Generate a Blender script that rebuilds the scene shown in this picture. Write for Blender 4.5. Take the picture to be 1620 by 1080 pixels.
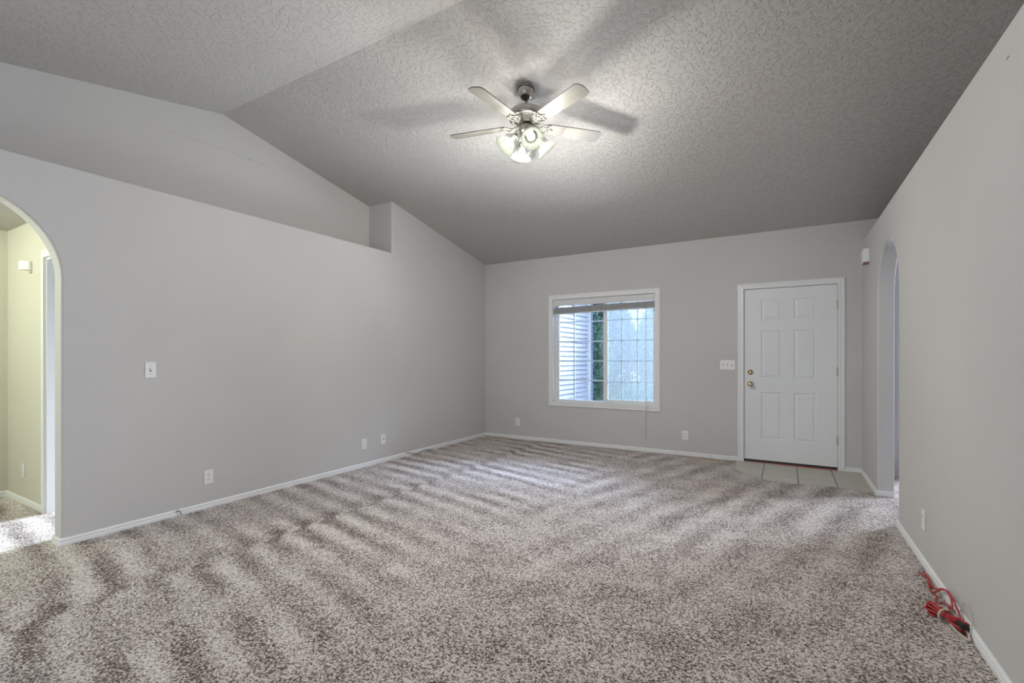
import bpy, bmesh, math, random
from mathutils import Vector, Matrix
random.seed(7)
S = bpy.context.scene
for o in list(bpy.data.objects): bpy.data.objects.remove(o)
COL = S.collection
PI = math.pi

# ------------------------------------------------------------------ camera, world, light, exposure
YAW = math.radians(30.2)
cd = bpy.data.cameras.new('camera'); cam = bpy.data.objects.new('camera', cd); COL.objects.link(cam)
cd.sensor_width = 36.0; cd.lens = 36.0 * 740.0 / 1620.0
cd.shift_y = 25.5 / 1620.0
cd.clip_start = 0.05
cam.location = (0, 0, 1.24); cam.rotation_euler = (PI/2, 0, YAW)
S.camera = cam
S.view_settings.view_transform = 'Standard'; S.view_settings.look = 'None'
S.view_settings.gamma = 1.0; S.view_settings.use_curve_mapping = False
S.view_settings.exposure = 0.0

W = bpy.data.worlds.new('sky'); S.world = W; W.use_nodes = True
bg = W.node_tree.nodes['Background']
bg.inputs[0].default_value = (0.80, 0.88, 1.0, 1); bg.inputs[1].default_value = 0.90

def area(name, loc, rot, sx, sy, power, color, spread=180):
    l = bpy.data.lights.new(name, 'AREA'); l.shape = 'RECTANGLE'; l.size = sx; l.size_y = sy
    l.energy = power; l.color = color; l.spread = math.radians(spread)
    o = bpy.data.objects.new(name, l); COL.objects.link(o); o.location = loc; o.rotation_euler = rot
    return o
# area lamps set outside the openings of the house, for daylight and fill
area('fill_rear_opening', (-1.9, -1.70, 1.15), (PI/2, 0, 0), 2.9, 2.1, 26, (0.93, 0.96, 1.0))  # added fill lamp outside an unseen rear opening
area('daylight_front_window', (-1.65, 7.7, 3.1), (math.radians(39), 0, PI), 1.9, 1.2, 420, (0.58, 0.72, 1.0), 85)
area('daylight_porch_bounce', (-1.5, 7.55, -0.02), (math.radians(132), 0, PI), 1.4, 1.0, 150, (0.90, 0.95, 1.0), 80)
area('daylight_bedroom_window', (-4.80, 5.25, 1.5), (PI/2 - math.radians(18), 0, PI), 0.9, 1.2, 95, (0.76, 0.86, 1.0), 60)
area('daylight_side_room_window', (3.85, 7.6, 1.5), (PI/2, 0, PI/2), 1.6, 1.3, 420, (0.78, 0.86, 1.0))
FAN_POWER = 46.0
HALL_POWER = 190.0

# ------------------------------------------------------------------ materials
def newmat(name):
    m = bpy.data.materials.new(name); m.use_nodes = True
    nt = m.node_tree; b = nt.nodes['Principled BSDF']
    return m, nt, b
def pmat(name, col, rough=0.5, metal=0.0, spec=0.5, bump=None, var=0.0, vscale=3.0, trans=None):
    """plain procedural material: faint noise variation and optional noise bump (scale, strength, distance)"""
    m, nt, b = newmat(name)
    tc = nt.nodes.new('ShaderNodeTexCoord')
    n = nt.nodes.new('ShaderNodeTexNoise'); n.inputs['Scale'].default_value = vscale; n.inputs['Detail'].default_value = 4
    nt.links.new(tc.outputs['Object'], n.inputs['Vector'])
    r = nt.nodes.new('ShaderNodeMix'); r.data_type = 'RGBA'
    r.inputs[6].default_value = tuple(c*(1-var) for c in col) + (1,)
    r.inputs[7].default_value = tuple(min(1, c*(1+var)) for c in col) + (1,)
    nt.links.new(n.outputs[0], r.inputs[0]); nt.links.new(r.outputs[2], b.inputs['Base Color'])
    b.inputs['Roughness'].default_value = rough; b.inputs['Metallic'].default_value = metal
    b.inputs['Specular IOR Level'].default_value = spec
    if bump:
        n2 = nt.nodes.new('ShaderNodeTexNoise'); n2.inputs['Scale'].default_value = bump[0]; n2.inputs['Detail'].default_value = 3
        nt.links.new(tc.outputs['Object'], n2.inputs['Vector'])
        bp = nt.nodes.new('ShaderNodeBump'); bp.inputs['Strength'].default_value = bump[1]; bp.inputs['Distance'].default_value = bump[2]
        nt.links.new(n2.outputs[0], bp.inputs['Height']); nt.links.new(bp.outputs[0], b.inputs['Normal'])
    return m
M = {}
M['wall'] = pmat('wall_paint', (0.565, 0.555, 0.548), 0.7, spec=0.25, bump=(55, 0.25, 0.002), var=0.06, vscale=1.1)
M['hallwall'] = pmat('hall_paint', (0.60, 0.58, 0.50), 0.7, spec=0.25, bump=(55, 0.25, 0.002), var=0.03, vscale=1.3)
M['sidewall'] = pmat('side_room_daylit', (0.52, 0.54, 0.57), 0.7, spec=0.25, bump=(55, 0.2, 0.002), var=0.03, vscale=1.3)  # blue of the daylight on these walls tinted into the colour
M['trim'] = pmat('white_trim', (0.78, 0.79, 0.80), 0.38, bump=(30, 0.05, 0.001))
M['door'] = pmat('door_paint', (0.76, 0.78, 0.80), 0.42, bump=(140, 0.06, 0.001), var=0.015)
M['vinyl'] = pmat('white_vinyl', (0.74, 0.76, 0.79), 0.35)
M['muntin'] = pmat('grey_muntin', (0.55, 0.60, 0.66), 0.4)
M['plate'] = pmat('plate_plastic', (0.80, 0.80, 0.80), 0.3)
M['slot'] = pmat('dark_slot', (0.03, 0.03, 0.03), 0.6)
M['brass'] = pmat('brass', (0.62, 0.50, 0.30), 0.22, metal=1.0)
M['steel'] = pmat('hinge_brass', (0.50, 0.46, 0.34), 0.35, metal=1.0)
M['nickel'] = pmat('brushed_nickel', (0.52, 0.49, 0.45), 0.33, metal=1.0, bump=(200, 0.05, 0.001))
M['nickel_light'] = pmat('antique_silver', (0.23, 0.22, 0.195), 0.42, metal=0.7, var=0.25, vscale=60, bump=(120, 0.4, 0.002))
M['dark'] = pmat('dark_metal', (0.03, 0.028, 0.025), 0.4)
M['blindm'] = pmat('blind_vinyl', (0.66, 0.67, 0.68), 0.45)
M['slat'] = pmat('blind_slat', (0.52, 0.53, 0.52), 0.5, var=0.08, vscale=8)
M['cord'] = pmat('blind_cord', (0.35, 0.34, 0.33), 0.7)
M['tassel'] = pmat('tassel_plastic', (0.60, 0.58, 0.55), 0.4)
M['redcord'] = pmat('red_cord', (0.42, 0.035, 0.04), 0.38)
M['palecord'] = pmat('pale_cord', (0.55, 0.48, 0.40), 0.5)
M['greycable'] = pmat('grey_cable', (0.25, 0.26, 0.24), 0.5)
M['wirewhite'] = pmat('white_wire', (0.55, 0.54, 0.54), 0.5)
M['black'] = pmat('black_rubber', (0.012, 0.012, 0.014), 0.45)
M['vent'] = pmat('register_metal', (0.68, 0.55, 0.44), 0.45)
M['redstrip'] = pmat('red_strip', (0.50, 0.05, 0.06), 0.6, var=0.2, vscale=12)
M['thresh'] = pmat('threshold_wood', (0.36, 0.17, 0.13), 0.5, var=0.2, vscale=20)
M['siding'] = pmat('siding_vinyl', (0.30, 0.305, 0.355), 0.5)
M['sidingshade'] = pmat('siding_shaded', (0.24, 0.28, 0.42), 0.5)  # siding colour darkened to blue, corner shade put into it
M['sidingtrim'] = pmat('corner_board', (0.70, 0.74, 0.84), 0.5)
M['concrete'] = pmat('porch_concrete', (0.42, 0.43, 0.45), 0.85, var=0.1, bump=(40, 0.3, 0.003))
M['lawn'] = pmat('lawn', (0.16, 0.24, 0.14), 0.9, var=0.4, vscale=6, bump=(30, 0.6, 0.02))
M['leafA'] = pmat('leaf_teal', (0.15, 0.38, 0.32), 0.5, var=0.5, vscale=5)
M['leafB'] = pmat('leaf_green', (0.13, 0.19, 0.19), 0.5, var=0.9, vscale=3)
M['bark'] = pmat('bark', (0.16, 0.11, 0.08), 0.9, var=0.3, vscale=14, bump=(30, 0.6, 0.01))
M['mark'] = pmat('pencil_mark', (0.22, 0.20, 0.18), 0.8)
M['scuff'] = pmat('scuff_mark', (0.46, 0.44, 0.42), 0.8)

def link(nt, a, b): nt.links.new(a, b)
def math_node(nt, op, a, b=None, c=None, clamp=False):
    n = nt.nodes.new('ShaderNodeMath'); n.operation = op; n.use_clamp = clamp
    for i, v in enumerate((a, b, c)):
        if v is None: continue
        if isinstance(v, (int, float)): n.inputs[i].default_value = v
        else: nt.links.new(v, n.inputs[i])
    return n.outputs[0]
def smooth(nt, v, lo, hi):
    n = nt.nodes.new('ShaderNodeMapRange'); n.interpolation_type = 'SMOOTHSTEP'
    nt.links.new(v, n.inputs[0]); n.inputs[1].default_value = lo; n.inputs[2].default_value = hi
    return n.outputs[0]
def noise(nt, vec, scale, detail=2, rough=0.5, dist=0.0):
    n = nt.nodes.new('ShaderNodeTexNoise'); n.inputs['Scale'].default_value = scale
    n.inputs['Detail'].default_value = detail; n.inputs['Roughness'].default_value = rough
    n.inputs['Distortion'].default_value = dist
    nt.links.new(vec, n.inputs['Vector']); return n.outputs[0]

def make_ceiling_mat():
    m, nt, b = newmat('knockdown_ceiling')
    tc = nt.nodes.new('ShaderNodeTexCoord').outputs['Object']
    b.inputs['Base Color'].default_value = (0.52, 0.50, 0.48, 1)
    b.inputs['Roughness'].default_value = 0.75; b.inputs['Specular IOR Level'].default_value = 0.25
    a = noise(nt, tc, 33, 3, 0.55, 0.6)
    k = smooth(nt, a, 0.50, 0.60)
    f = noise(nt, tc, 110, 2)
    h = math_node(nt, 'ADD', k, math_node(nt, 'MULTIPLY', f, 0.25))
    bp = nt.nodes.new('ShaderNodeBump'); bp.inputs['Strength'].default_value = 0.75; bp.inputs['Distance'].default_value = 0.005
    link(nt, h, bp.inputs['Height']); link(nt, bp.outputs[0], b.inputs['Normal'])
    return m
M['ceiling'] = make_ceiling_mat()

def make_carpet():
    m, nt, b = newmat('frieze_carpet')
    tc = nt.nodes.new('ShaderNodeTexCoord').outputs['Object']
    sp = nt.nodes.new('ShaderNodeSeparateXYZ'); link(nt, tc, sp.inputs[0]); x, y = sp.outputs[0], sp.outputs[1]
    MN = lambda *a, **k: math_node(nt, *a, **k)
    wob = MN('MULTIPLY', MN('SUBTRACT', noise(nt, tc, 0.7, 1), 0.5), 0.12)
    wob2 = MN('MULTIPLY', MN('SUBTRACT', noise(nt, tc, 5.0, 2), 0.5), 0.07)
    # vacuum strokes, the laid pile's light and dark sheen put into the colour: left strokes run about -18 degrees, right ones about 78 degrees
    slope = MN('ADD', 0.30, MN('MULTIPLY', MN('SUBTRACT', x, -3.0), 0.03))
    s1 = MN('ADD', MN('ADD', MN('MULTIPLY', x, slope), y), MN('ADD', wob, wob2))
    reg = smooth(nt, MN('ADD', x, wob2), -3.08, -3.00)
    ph = MN('MULTIPLY', reg, 2.4)
    w1 = MN('SINE', MN('ADD', MN('MULTIPLY', s1, 2*PI/0.235), ph))
    s2 = MN('ADD', MN('SUBTRACT', MN('MULTIPLY', x, 0.96), MN('MULTIPLY', y, 0.30)), wob)
    w2 = MN('MULTIPLY', MN('SINE', MN('MULTIPLY', s2, 2*PI/0.29)), MN('ADD', 0.12, MN('MULTIPLY', smooth(nt, y, 2.4, 3.6), 0.55)))
    right = smooth(nt, MN('ADD', x, MN('MULTIPLY', wob, 2.0)), -2.2, -1.4)
    w = MN('ADD', MN('MULTIPLY', w1, MN('SUBTRACT', 1.0, right)), MN('MULTIPLY', w2, right))
    seam = MN('SUBTRACT', 1.0, smooth(nt, MN('ABSOLUTE', MN('SUBTRACT', MN('ADD', x, wob2), -3.1)), 0.0, 0.16))
    blot = MN('MULTIPLY', MN('SUBTRACT', noise(nt, tc, 3.4, 3, 0.6), 0.5), 4.6)
    amp = MN('ADD', 0.15, MN('MULTIPLY', smooth(nt, noise(nt, tc, 1.5, 2), 0.36, 0.64), 1.25))
    lay = MN('SUBTRACT', MN('ADD', MN('MULTIPLY', w, MN('MULTIPLY', amp, 1.0)), MN('MULTIPLY', blot, MN('ADD', 0.42, MN('MULTIPLY', right, 0.33)))), MN('MULTIPLY', seam, 0.6))
    vo = nt.nodes.new('ShaderNodeTexVoronoi'); vo.inputs['Scale'].default_value = 125; link(nt, tc, vo.inputs['Vector'])
    cell = nt.nodes.new('ShaderNodeSeparateColor'); link(nt, vo.outputs['Color'], cell.inputs[0])
    fl = noise(nt, tc, 120, 3, 0.6, 0.8)
    t = MN('ADD', MN('ADD', MN('MULTIPLY', MN('SUBTRACT', fl, 0.5), 2.6), MN('MULTIPLY', MN('SUBTRACT', cell.outputs[0], 0.5), 0.75)),
           MN('ADD', 0.55, MN('MULTIPLY', lay, 0.185)))
    cr = nt.nodes.new('ShaderNodeValToRGB'); link(nt, t, cr.inputs[0])
    e = cr.color_ramp.elements
    e[0].position = 0.0; e[0].color = (0.048, 0.030, 0.026, 1)
    e[1].position = 1.0; e[1].color = (0.78, 0.725, 0.70, 1)
    k = e.new(0.30); k.color = (0.17, 0.122, 0.106, 1)
    k = e.new(0.60); k.color = (0.50, 0.45, 0.42, 1)
    link(nt, cr.outputs[0], b.inputs['Base Color'])
    b.inputs['Roughness'].default_value = 0.95; b.inputs['Specular IOR Level'].default_value = 0.05
    b.inputs['Sheen Weight'].default_value = 0.15
    bp = nt.nodes.new('ShaderNodeBump'); bp.inputs['Strength'].default_value = 0.6; bp.inputs['Distance'].default_value = 0.008
    link(nt, fl, bp.inputs['Height']); link(nt, bp.outputs[0], b.inputs['Normal'])
    return m
M['carpet'] = make_carpet()

def make_tile():
    m, nt, b = newmat('entry_tile')
    tc = nt.nodes.new('ShaderNodeTexCoord').outputs['Object']
    sp = nt.nodes.new('ShaderNodeSeparateXYZ'); link(nt, tc, sp.inputs[0])
    def line(v, off, per, wid):
        f = math_node(nt, 'FRACT', math_node(nt, 'DIVIDE', math_node(nt, 'SUBTRACT', v, off), per))
        d = math_node(nt, 'ABSOLUTE', math_node(nt, 'SUBTRACT', f, 0.5))
        return math_node(nt, 'GREATER_THAN', d, 0.5 - wid/per/2)
    gx = line(sp.outputs[0], -0.2 - 0.3220*3, 0.322, 0.009)
    gy = line(sp.outputs[1], 5.62 - 0.322*3, 0.322, 0.006)
    n = noise(nt, tc, 7, 4, 0.6)
    c = nt.nodes.new('ShaderNodeMix'); c.data_type = 'RGBA'; link(nt, n, c.inputs[0])
    c.inputs[6].default_value = (0.42, 0.40, 0.355, 1); c.inputs[7].default_value = (0.56, 0.54, 0.485, 1)
    c2 = nt.nodes.new('ShaderNodeMix'); c2.data_type = 'RGBA'
    link(nt, gy, c2.inputs[0]); link(nt, c.outputs[2], c2.inputs[6]); c2.inputs[7].default_value = (0.20, 0.19, 0.17, 1)
    c3 = nt.nodes.new('ShaderNodeMix'); c3.data_type = 'RGBA'
    link(nt, gx, c3.inputs[0]); link(nt, c2.outputs[2], c3.inputs[6]); c3.inputs[7].default_value = (0.07, 0.06, 0.055, 1)
    link(nt, c3.outputs[2], b.inputs['Base Color']); b.inputs['Roughness'].default_value = 0.42
    return m
M['tile'] = make_tile()

def make_blade_mat():
    m, nt, b = newmat('blade_wood')
    tc = nt.nodes.new('ShaderNodeTexCoord').outputs['Object']
    mp = nt.nodes.new('ShaderNodeMapping'); link(nt, tc, mp.inputs[0]); mp.inputs['Scale'].default_value = (3, 90, 3)
    n = noise(nt, mp.outputs[0], 1.6, 4, 0.6)
    c = nt.nodes.new('ShaderNodeMix'); c.data_type = 'RGBA'; link(nt, n, c.inputs[0])
    c.inputs[6].default_value = (0.12, 0.108, 0.093, 1); c.inputs[7].default_value = (0.26, 0.245, 0.217, 1)
    link(nt, c.outputs[2], b.inputs['Base Color']); b.inputs['Roughness'].default_value = 0.4
    return m
M['blade'] = make_blade_mat()
M['bladeedge'] = pmat('blade_edge', (0.05, 0.045, 0.04), 0.5)

def make_glass():
    m, nt, b = newmat('window_glass'); nt.nodes.remove(b)
    out = nt.nodes['Material Output']
    t = nt.nodes.new('ShaderNodeBsdfTransparent'); t.inputs[0].default_value = (0.93, 0.97, 0.99, 1)
    g = nt.nodes.new('ShaderNodeBsdfGlossy'); g.inputs['Roughness'].default_value = 0.02
    fr = nt.nodes.new('ShaderNodeFresnel'); fr.inputs[0].default_value = 1.45
    mx = nt.nodes.new('ShaderNodeMixShader'); link(nt, fr.outputs[0], mx.inputs[0])
    link(nt, t.outputs[0], mx.inputs[1]); link(nt, g.outputs[0], mx.inputs[2]); link(nt, mx.outputs[0], out.inputs[0])
    return m
M['glass'] = make_glass()
def make_screen():
    m, nt, b = newmat('insect_screen'); nt.nodes.remove(b)
    out = nt.nodes['Material Output']
    t = nt.nodes.new('ShaderNodeBsdfTransparent')
    d = nt.nodes.new('ShaderNodeBsdfTranslucent'); d.inputs[0].default_value = (0.105, 0.118, 0.125, 1)
    mx = nt.nodes.new('ShaderNodeMixShader'); mx.inputs[0].default_value = 0.20
    link(nt, t.outputs[0], mx.inputs[1]); link(nt, d.outputs[0], mx.inputs[2]); link(nt, mx.outputs[0], out.inputs[0])
    return m
M['screen'] = make_screen()
def make_shade():
    m, nt, b = newmat('frosted_shade'); nt.nodes.remove(b)
    out = nt.nodes['Material Output']
    t = nt.nodes.new('ShaderNodeBsdfTransparent')
    tl = nt.nodes.new('ShaderNodeBsdfTranslucent'); tl.inputs[0].default_value = (0.040, 0.0415, 0.038, 1)
    df = nt.nodes.new('ShaderNodeBsdfDiffuse'); df.inputs[0].default_value = (0.019, 0.0215, 0.017, 1)
    m1 = nt.nodes.new('ShaderNodeMixShader'); m1.inputs[0].default_value = 0.45
    link(nt, tl.outputs[0], m1.inputs[1]); link(nt, df.outputs[0], m1.inputs[2])
    m2 = nt.nodes.new('ShaderNodeMixShader'); m2.inputs[0].default_value = 0.45
    link(nt, m1.outputs[0], m2.inputs[1]); link(nt, t.outputs[0], m2.inputs[2]); link(nt, m2.outputs[0], out.inputs[0])
    return m
M['shade'] = make_shade()
def make_bulb():
    m, nt, b = newmat('lit_bulb')
    b.inputs['Base Color'].default_value = (0.9, 0.9, 0.85, 1)
    b.inputs['Emission Color'].default_value = (1.0, 0.98, 0.90, 1); b.inputs['Emission Strength'].default_value = 6.0
    return m
M['bulb'] = make_bulb()

# ------------------------------------------------------------------ mesh helpers
def obj(name, bm, mat, parent=None, smooth_shade=False, mats=None):
    me = bpy.data.meshes.new(name); bmesh.ops.recalc_face_normals(bm, faces=bm.faces)
    if smooth_shade:
        for f in bm.faces: f.smooth = True
    bm.to_mesh(me); bm.free()
    for mm in (mats or [mat]): me.materials.append(mm)
    o = bpy.data.objects.new(name, me); COL.objects.link(o)
    if parent: o.parent = parent
    return o
def struct(name, bm, mat, **k):
    o = obj(name, bm, mat, **k); o['kind'] = 'structure'; return o
def thing(name, label, cat, loc=(0, 0, 0), rot=(0, 0, 0), group=None):
    o = bpy.data.objects.new(name, None); COL.objects.link(o); o.empty_display_size = 0.05
    o.location = loc; o.rotation_euler = rot; o['label'] = label; o['category'] = cat
    if group: o['group'] = group
    return o
def tag(o, label, cat, group=None):
    o['label'] = label; o['category'] = cat
    if group: o['group'] = group
    return o
def box(bm, x0, x1, y0, y1, z0, z1, bev=0.0, mi=0):
    vs = [bm.verts.new((x, y, z)) for x in (x0, x1) for y in (y0, y1) for z in (z0, z1)]
    fs = [bm.faces.new([vs[i] for i in q]) for q in ((0,1,3,2),(4,6,7,5),(0,4,5,1),(2,3,7,6),(0,2,6,4),(1,5,7,3))]
    for f in fs: f.material_index = mi
    if bev:
        es = list({e for f in fs for e in f.edges})
        bmesh.ops.bevel(bm, geom=es, offset=bev, segments=2, affect='EDGES', profile=0.5)
def prism_x(bm, poly, x0, x1):
    """polygon of (y, z) extruded along x"""
    a = [bm.verts.new((x0, p[0], p[1])) for p in poly]; b = [bm.verts.new((x1, p[0], p[1])) for p in poly]
    bm.faces.new(a); bm.faces.new(list(reversed(b)))
    n = len(poly)
    for i in range(n): bm.faces.new((a[i], b[i], b[(i+1) % n], a[(i+1) % n]))
def prism_z(bm, poly, z0, z1):
    a = [bm.verts.new((p[0], p[1], z0)) for p in poly]; b = [bm.verts.new((p[0], p[1], z1)) for p in poly]
    bm.faces.new(a); bm.faces.new(list(reversed(b)))
    n = len(poly)
    for i in range(n): bm.faces.new((a[i], b[i], b[(i+1) % n], a[(i+1) % n]))
def wall_cells(bm, us, zs, holes, v0, v1, axis):
    """solid wall on a grid of u and z cuts with rectangular holes (u0,u1,z0,z1); axis 'y': u is x; axis 'x': u is y"""
    def P(u, v, z): return (u, v, z) if axis == 'y' else (v, u, z)
    us = sorted(set(us + [h[0] for h in holes] + [h[1] for h in holes]))
    zs = sorted(set(zs + [h[2] for h in holes] + [h[3] for h in holes]))
    def solid(i, j):
        if i < 0 or j < 0 or i >= len(us)-1 or j >= len(zs)-1: return False
        u = (us[i]+us[i+1])/2; z = (zs[j]+zs[j+1])/2
        return not any(h[0] < u < h[1] and h[2] < z < h[3] for h in holes)
    cache = {}
    def V(u, v, z):
        k = (u, v, z)
        if k not in cache: cache[k] = bm.verts.new(P(u, v, z))
        return cache[k]
    for i in range(len(us)-1):
        for j in range(len(zs)-1):
            if not solid(i, j): continue
            a, b, c, d = us[i], us[i+1], zs[j], zs[j+1]
            for v in (v0, v1): bm.faces.new((V(a,v,c), V(b,v,c), V(b,v,d), V(a,v,d)))
            if not solid(i-1, j): bm.faces.new((V(a,v0,c), V(a,v1,c), V(a,v1,d), V(a,v0,d)))
            if not solid(i+1, j): bm.faces.new((V(b,v0,c), V(b,v1,c), V(b,v1,d), V(b,v0,d)))
            if not solid(i, j-1): bm.faces.new((V(a,v0,c), V(b,v0,c), V(b,v1,c), V(a,v1,c)))
            if not solid(i, j+1): bm.faces.new((V(a,v0,d), V(b,v0,d), V(b,v1,d), V(a,v1,d)))
def sweep(bm, path, prof, closed=False, plane='z'):
    """sweep a profile (offset, height) along a 2-D path with mitred corners.
    plane 'z': path in xy, height along z, offset to the left of travel. plane 'y': path in xz, height along -y"""
    n = len(path); rings = []
    for i, p in enumerate(path):
        p = Vector(p)
        pv = Vector(path[i-1]) if (i > 0 or closed) else None
        nx = Vector(path[(i+1) % n]) if (i < n-1 or closed) else None
        d1 = (p-pv).normalized() if pv is not None else None; d2 = (nx-p).normalized() if nx is not None else None
        if d1 is None: d1 = d2
        if d2 is None: d2 = d1
        n1 = Vector((-d1.y, d1.x)); n2 = Vector((-d2.y, d2.x)); m = (n1+n2)
        m = m/max(1e-6, m.dot(n1)) if m.length > 1e-6 else n1
        ring = []
        for o_, h in prof:
            q = p + m*o_
            ring.append(bm.verts.new((q.x, q.y, h) if plane == 'z' else (q.x, -h, q.y)))
        rings.append(ring)
    k = len(prof)
    for i in range(n if closed else n-1):
        a = rings[i]; b = rings[(i+1) % n]
        for j in range(k): bm.faces.new((a[j], a[(j+1) % k], b[(j+1) % k], b[j]))
    if not closed:
        bm.faces.new(rings[0]); bm.faces.new(list(reversed(rings[-1])))
def tube(bm, pts, r, seg=8, closed=False, radii=None, mi=0):
    pts = [Vector(p) for p in pts]; n = len(pts); rings = []
    prev = None
    for i, p in enumerate(pts):
        a = pts[i-1] if (i > 0 or closed) else p; b = pts[(i+1) % n] if (i < n-1 or closed) else p
        t = (b-a).normalized()
        if prev is None:
            u = t.orthogonal().normalized()
        else:
            u = (prev - t*prev.dot(t)); u = u.normalized() if u.length > 1e-6 else t.orthogonal().normalized()
        prev = u; v = t.cross(u); rr = radii[i] if radii else r
        rings.append([bm.verts.new(p + (u*math.cos(2*PI*k/seg) + v*math.sin(2*PI*k/seg))*rr) for k in range(seg)])
    for i in range(n if closed else n-1):
        a = rings[i]; b = rings[(i+1) % n]
        for k in range(seg):
            f = bm.faces.new((a[k], a[(k+1) % seg], b[(k+1) % seg], b[k])); f.material_index = mi
    if not closed:
        bm.faces.new(rings[0]).material_index = mi; bm.faces.new(list(reversed(rings[-1]))).material_index = mi
def spline(pts, n=10, closed=False):
    pts = [Vector(p) for p in pts]; out = []; m = len(pts)
    for i in range(m if closed else m-1):
        g = lambda k: pts[k % m] if closed else pts[max(0, min(m-1, k))]
        p0, p1, p2, p3 = g(i-1), g(i), g(i+1), g(i+2)
        for s in range(n):
            t = s/n
            out.append(0.5*((2*p1) + (p2-p0)*t + (2*p0-5*p1+4*p2-p3)*t*t + (3*p1-p0-3*p2+p3)*t**3))
    if not closed: out.append(pts[-1])
    return out
def lathe(bm, prof, seg=40, mat=None, closed=False):
    """profile of (r, z) about z; mat: matrix applied"""
    mat = mat or Matrix.Identity(4); rings = []
    for r, z in prof:
        if r < 1e-5: rings.append([bm.verts.new(mat @ Vector((0, 0, z)))])
        else: rings.append([bm.verts.new(mat @ Vector((r*math.cos(2*PI*k/seg), r*math.sin(2*PI*k/seg), z))) for k in range(seg)])
    for a, b in zip(rings, rings[1:]):
        for k in range(seg):
            k2 = (k+1) % seg
            if len(a) == 1 and len(b) == 1: continue
            if len(a) == 1: bm.faces.new((a[0], b[k], b[k2]))
            elif len(b) == 1: bm.faces.new((a[k], a[k2], b[0]))
            else: bm.faces.new((a[k], a[k2], b[k2], b[k]))
def bev_mod(o, w, seg=3, ang=50):
    m = o.modifiers.new('bevel', 'BEVEL'); m.width = w; m.segments = seg; m.limit_method = 'ANGLE'; m.angle_limit = math.radians(ang)
    m.harden_normals = False
    return o

# ------------------------------------------------------------------ room shell
XL, XR, YB, YR = -4.12, 0.725, 6.238, -1.45
XLB, XRB = -4.247, 0.845          # back faces of the left and right walls
XREC = -4.51                      # recessed wall over the plant ledge
YREC = 4.18; ZSH = 2.516
ZB, SL = 2.715, 0.2048; YRG = 2.405; ZRG = ZB + SL*(YB-YRG)
ZRW = 2.488
def zc(y): return ZB + SL*(YB-y) if y > YRG else ZRG - SL*(YRG-y)

def arch_notch(y0, y1, zs, n=28):
    """polyline up the y1 jamb, over the arch and down the y0 jamb"""
    r = (y1-y0)/2; c = (y0+y1)/2
    return [(y1, -0.05)] + [(c + r*math.cos(PI*i/n), zs + r*math.sin(PI*i/n)) for i in range(n+1)] + [(y0, -0.05)]

bm = bmesh.new()
poly = [(YB+0.1, -0.05), (YB+0.1, ZB-0.02), (YB, ZB+0.02), (YREC, zc(YREC)+0.02), (YREC, ZSH), (YR, ZSH), (YR, -0.05)]
poly += list(reversed(arch_notch(0.129, 1.171, 1.765)))
prism_x(bm, poly, XL, XLB)
wl = struct('wall_left', bm, M['wall']); bev_mod(wl, 0.016, 4)
bm = bmesh.new()   # ledge slab behind the left wall top, the recessed wall and its return
box(bm, XREC-0.12, XLB, YR, YREC, ZSH-0.06, ZSH-0.0005)
prism_x(bm, [(YR, ZSH-0.05), (YREC+0.1, ZSH-0.05), (YREC+0.1, zc(YREC+0.1)+0.03), (YRG, ZRG+0.03), (YR, zc(YR)+0.03)], XREC, XREC-0.12)
prism_x(bm, [(YREC-0.0008, ZSH-0.0005), (YREC+0.10, ZSH-0.0005), (YREC+0.10, zc(YREC+0.10)+0.01), (YREC-0.0008, zc(YREC)+0.01)], XL-0.018, XREC)
wr = struct('wall_recess', bm, M['wall'])

bm = bmesh.new()
poly = [(YB+0.1, -0.05), (YB+0.1, ZRW), (YR, ZRW), (YR, -0.05)] + list(reversed(arch_notch(4.390, 5.296, 1.75)))
prism_x(bm, poly, XR, XRB)
o = struct('wall_right', bm, M['wall']); bev_mod(o, 0.012, 4)
bm = bmesh.new()   # ledge above the right wall and the wall behind it
box(bm, XRB, 1.55, YR, YB, ZRW-0.05, ZRW-0.001)
box(bm, 1.45, 1.55, YR, YB+0.1, ZRW-0.04, 3.7)
struct('wall_ledge', bm, M['wall'])

WX0, WX1, WZ0, WZ1 = -2.935, -1.463, 0.600, 2.085       # window opening
DX0, DX1, DZ1 = -0.424, 0.513, 2.058                    # door opening
bm = bmesh.new()
wall_cells(bm, [-4.65, 1.55], [-0.05, ZB+0.10], [(WX0, WX1, WZ0, WZ1), (DX0, DX1, -0.05, DZ1)], YB, YB+0.15, 'y')
struct('wall_back', bm, M['wall'])
bm = bmesh.new()
wall_cells(bm, [-4.65, 1.55], [-0.05, 2.76], [(-3.4, -0.4, 0.02, 2.15)], YR-0.15, YR, 'y')
struct('wall_rear', bm, M['wall'])

bm = bmesh.new()
prism_x(bm, [(YB+0.15, zc(YB+0.15)), (YRG, ZRG), (YR-0.15, zc(YR-0.15)), (YR-0.15, zc(YR)+0.12), (YRG, ZRG+0.15), (YB+0.15, ZB+0.12)], -4.64, 1.56)
struct('ceiling', bm, M['ceiling'])

bm = bmesh.new()
prism_z(bm, [(-7.2, YR-0.15), (3.8, YR-0.15), (3.8, 10.1), (0.845, 10.1), (0.845, YB+0.02), (-4.3, YB+0.02), (-4.3, 5.2), (-7.2, 5.2)], -0.06, 0.0)
struct('floor', bm, M['carpet'])
# entry tiles, edge of the carpet cut in a loose curve around them
bm = bmesh.new()
prism_z(bm, [(-0.482, YB+0.0), (-0.478, 6.05), (-0.470, 5.76), (-0.37, 5.60), (-0.28, 5.49), (-0.19, 5.405), (-0.03, 5.385), (0.12, 5.372), (0.28, 5.395),
             (0.43, 5.425), (0.58, 5.415), (XR, 5.398), (XR, YB)], -0.002, 0.004)
struct('floor_tile', bm, M['tile'])

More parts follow.
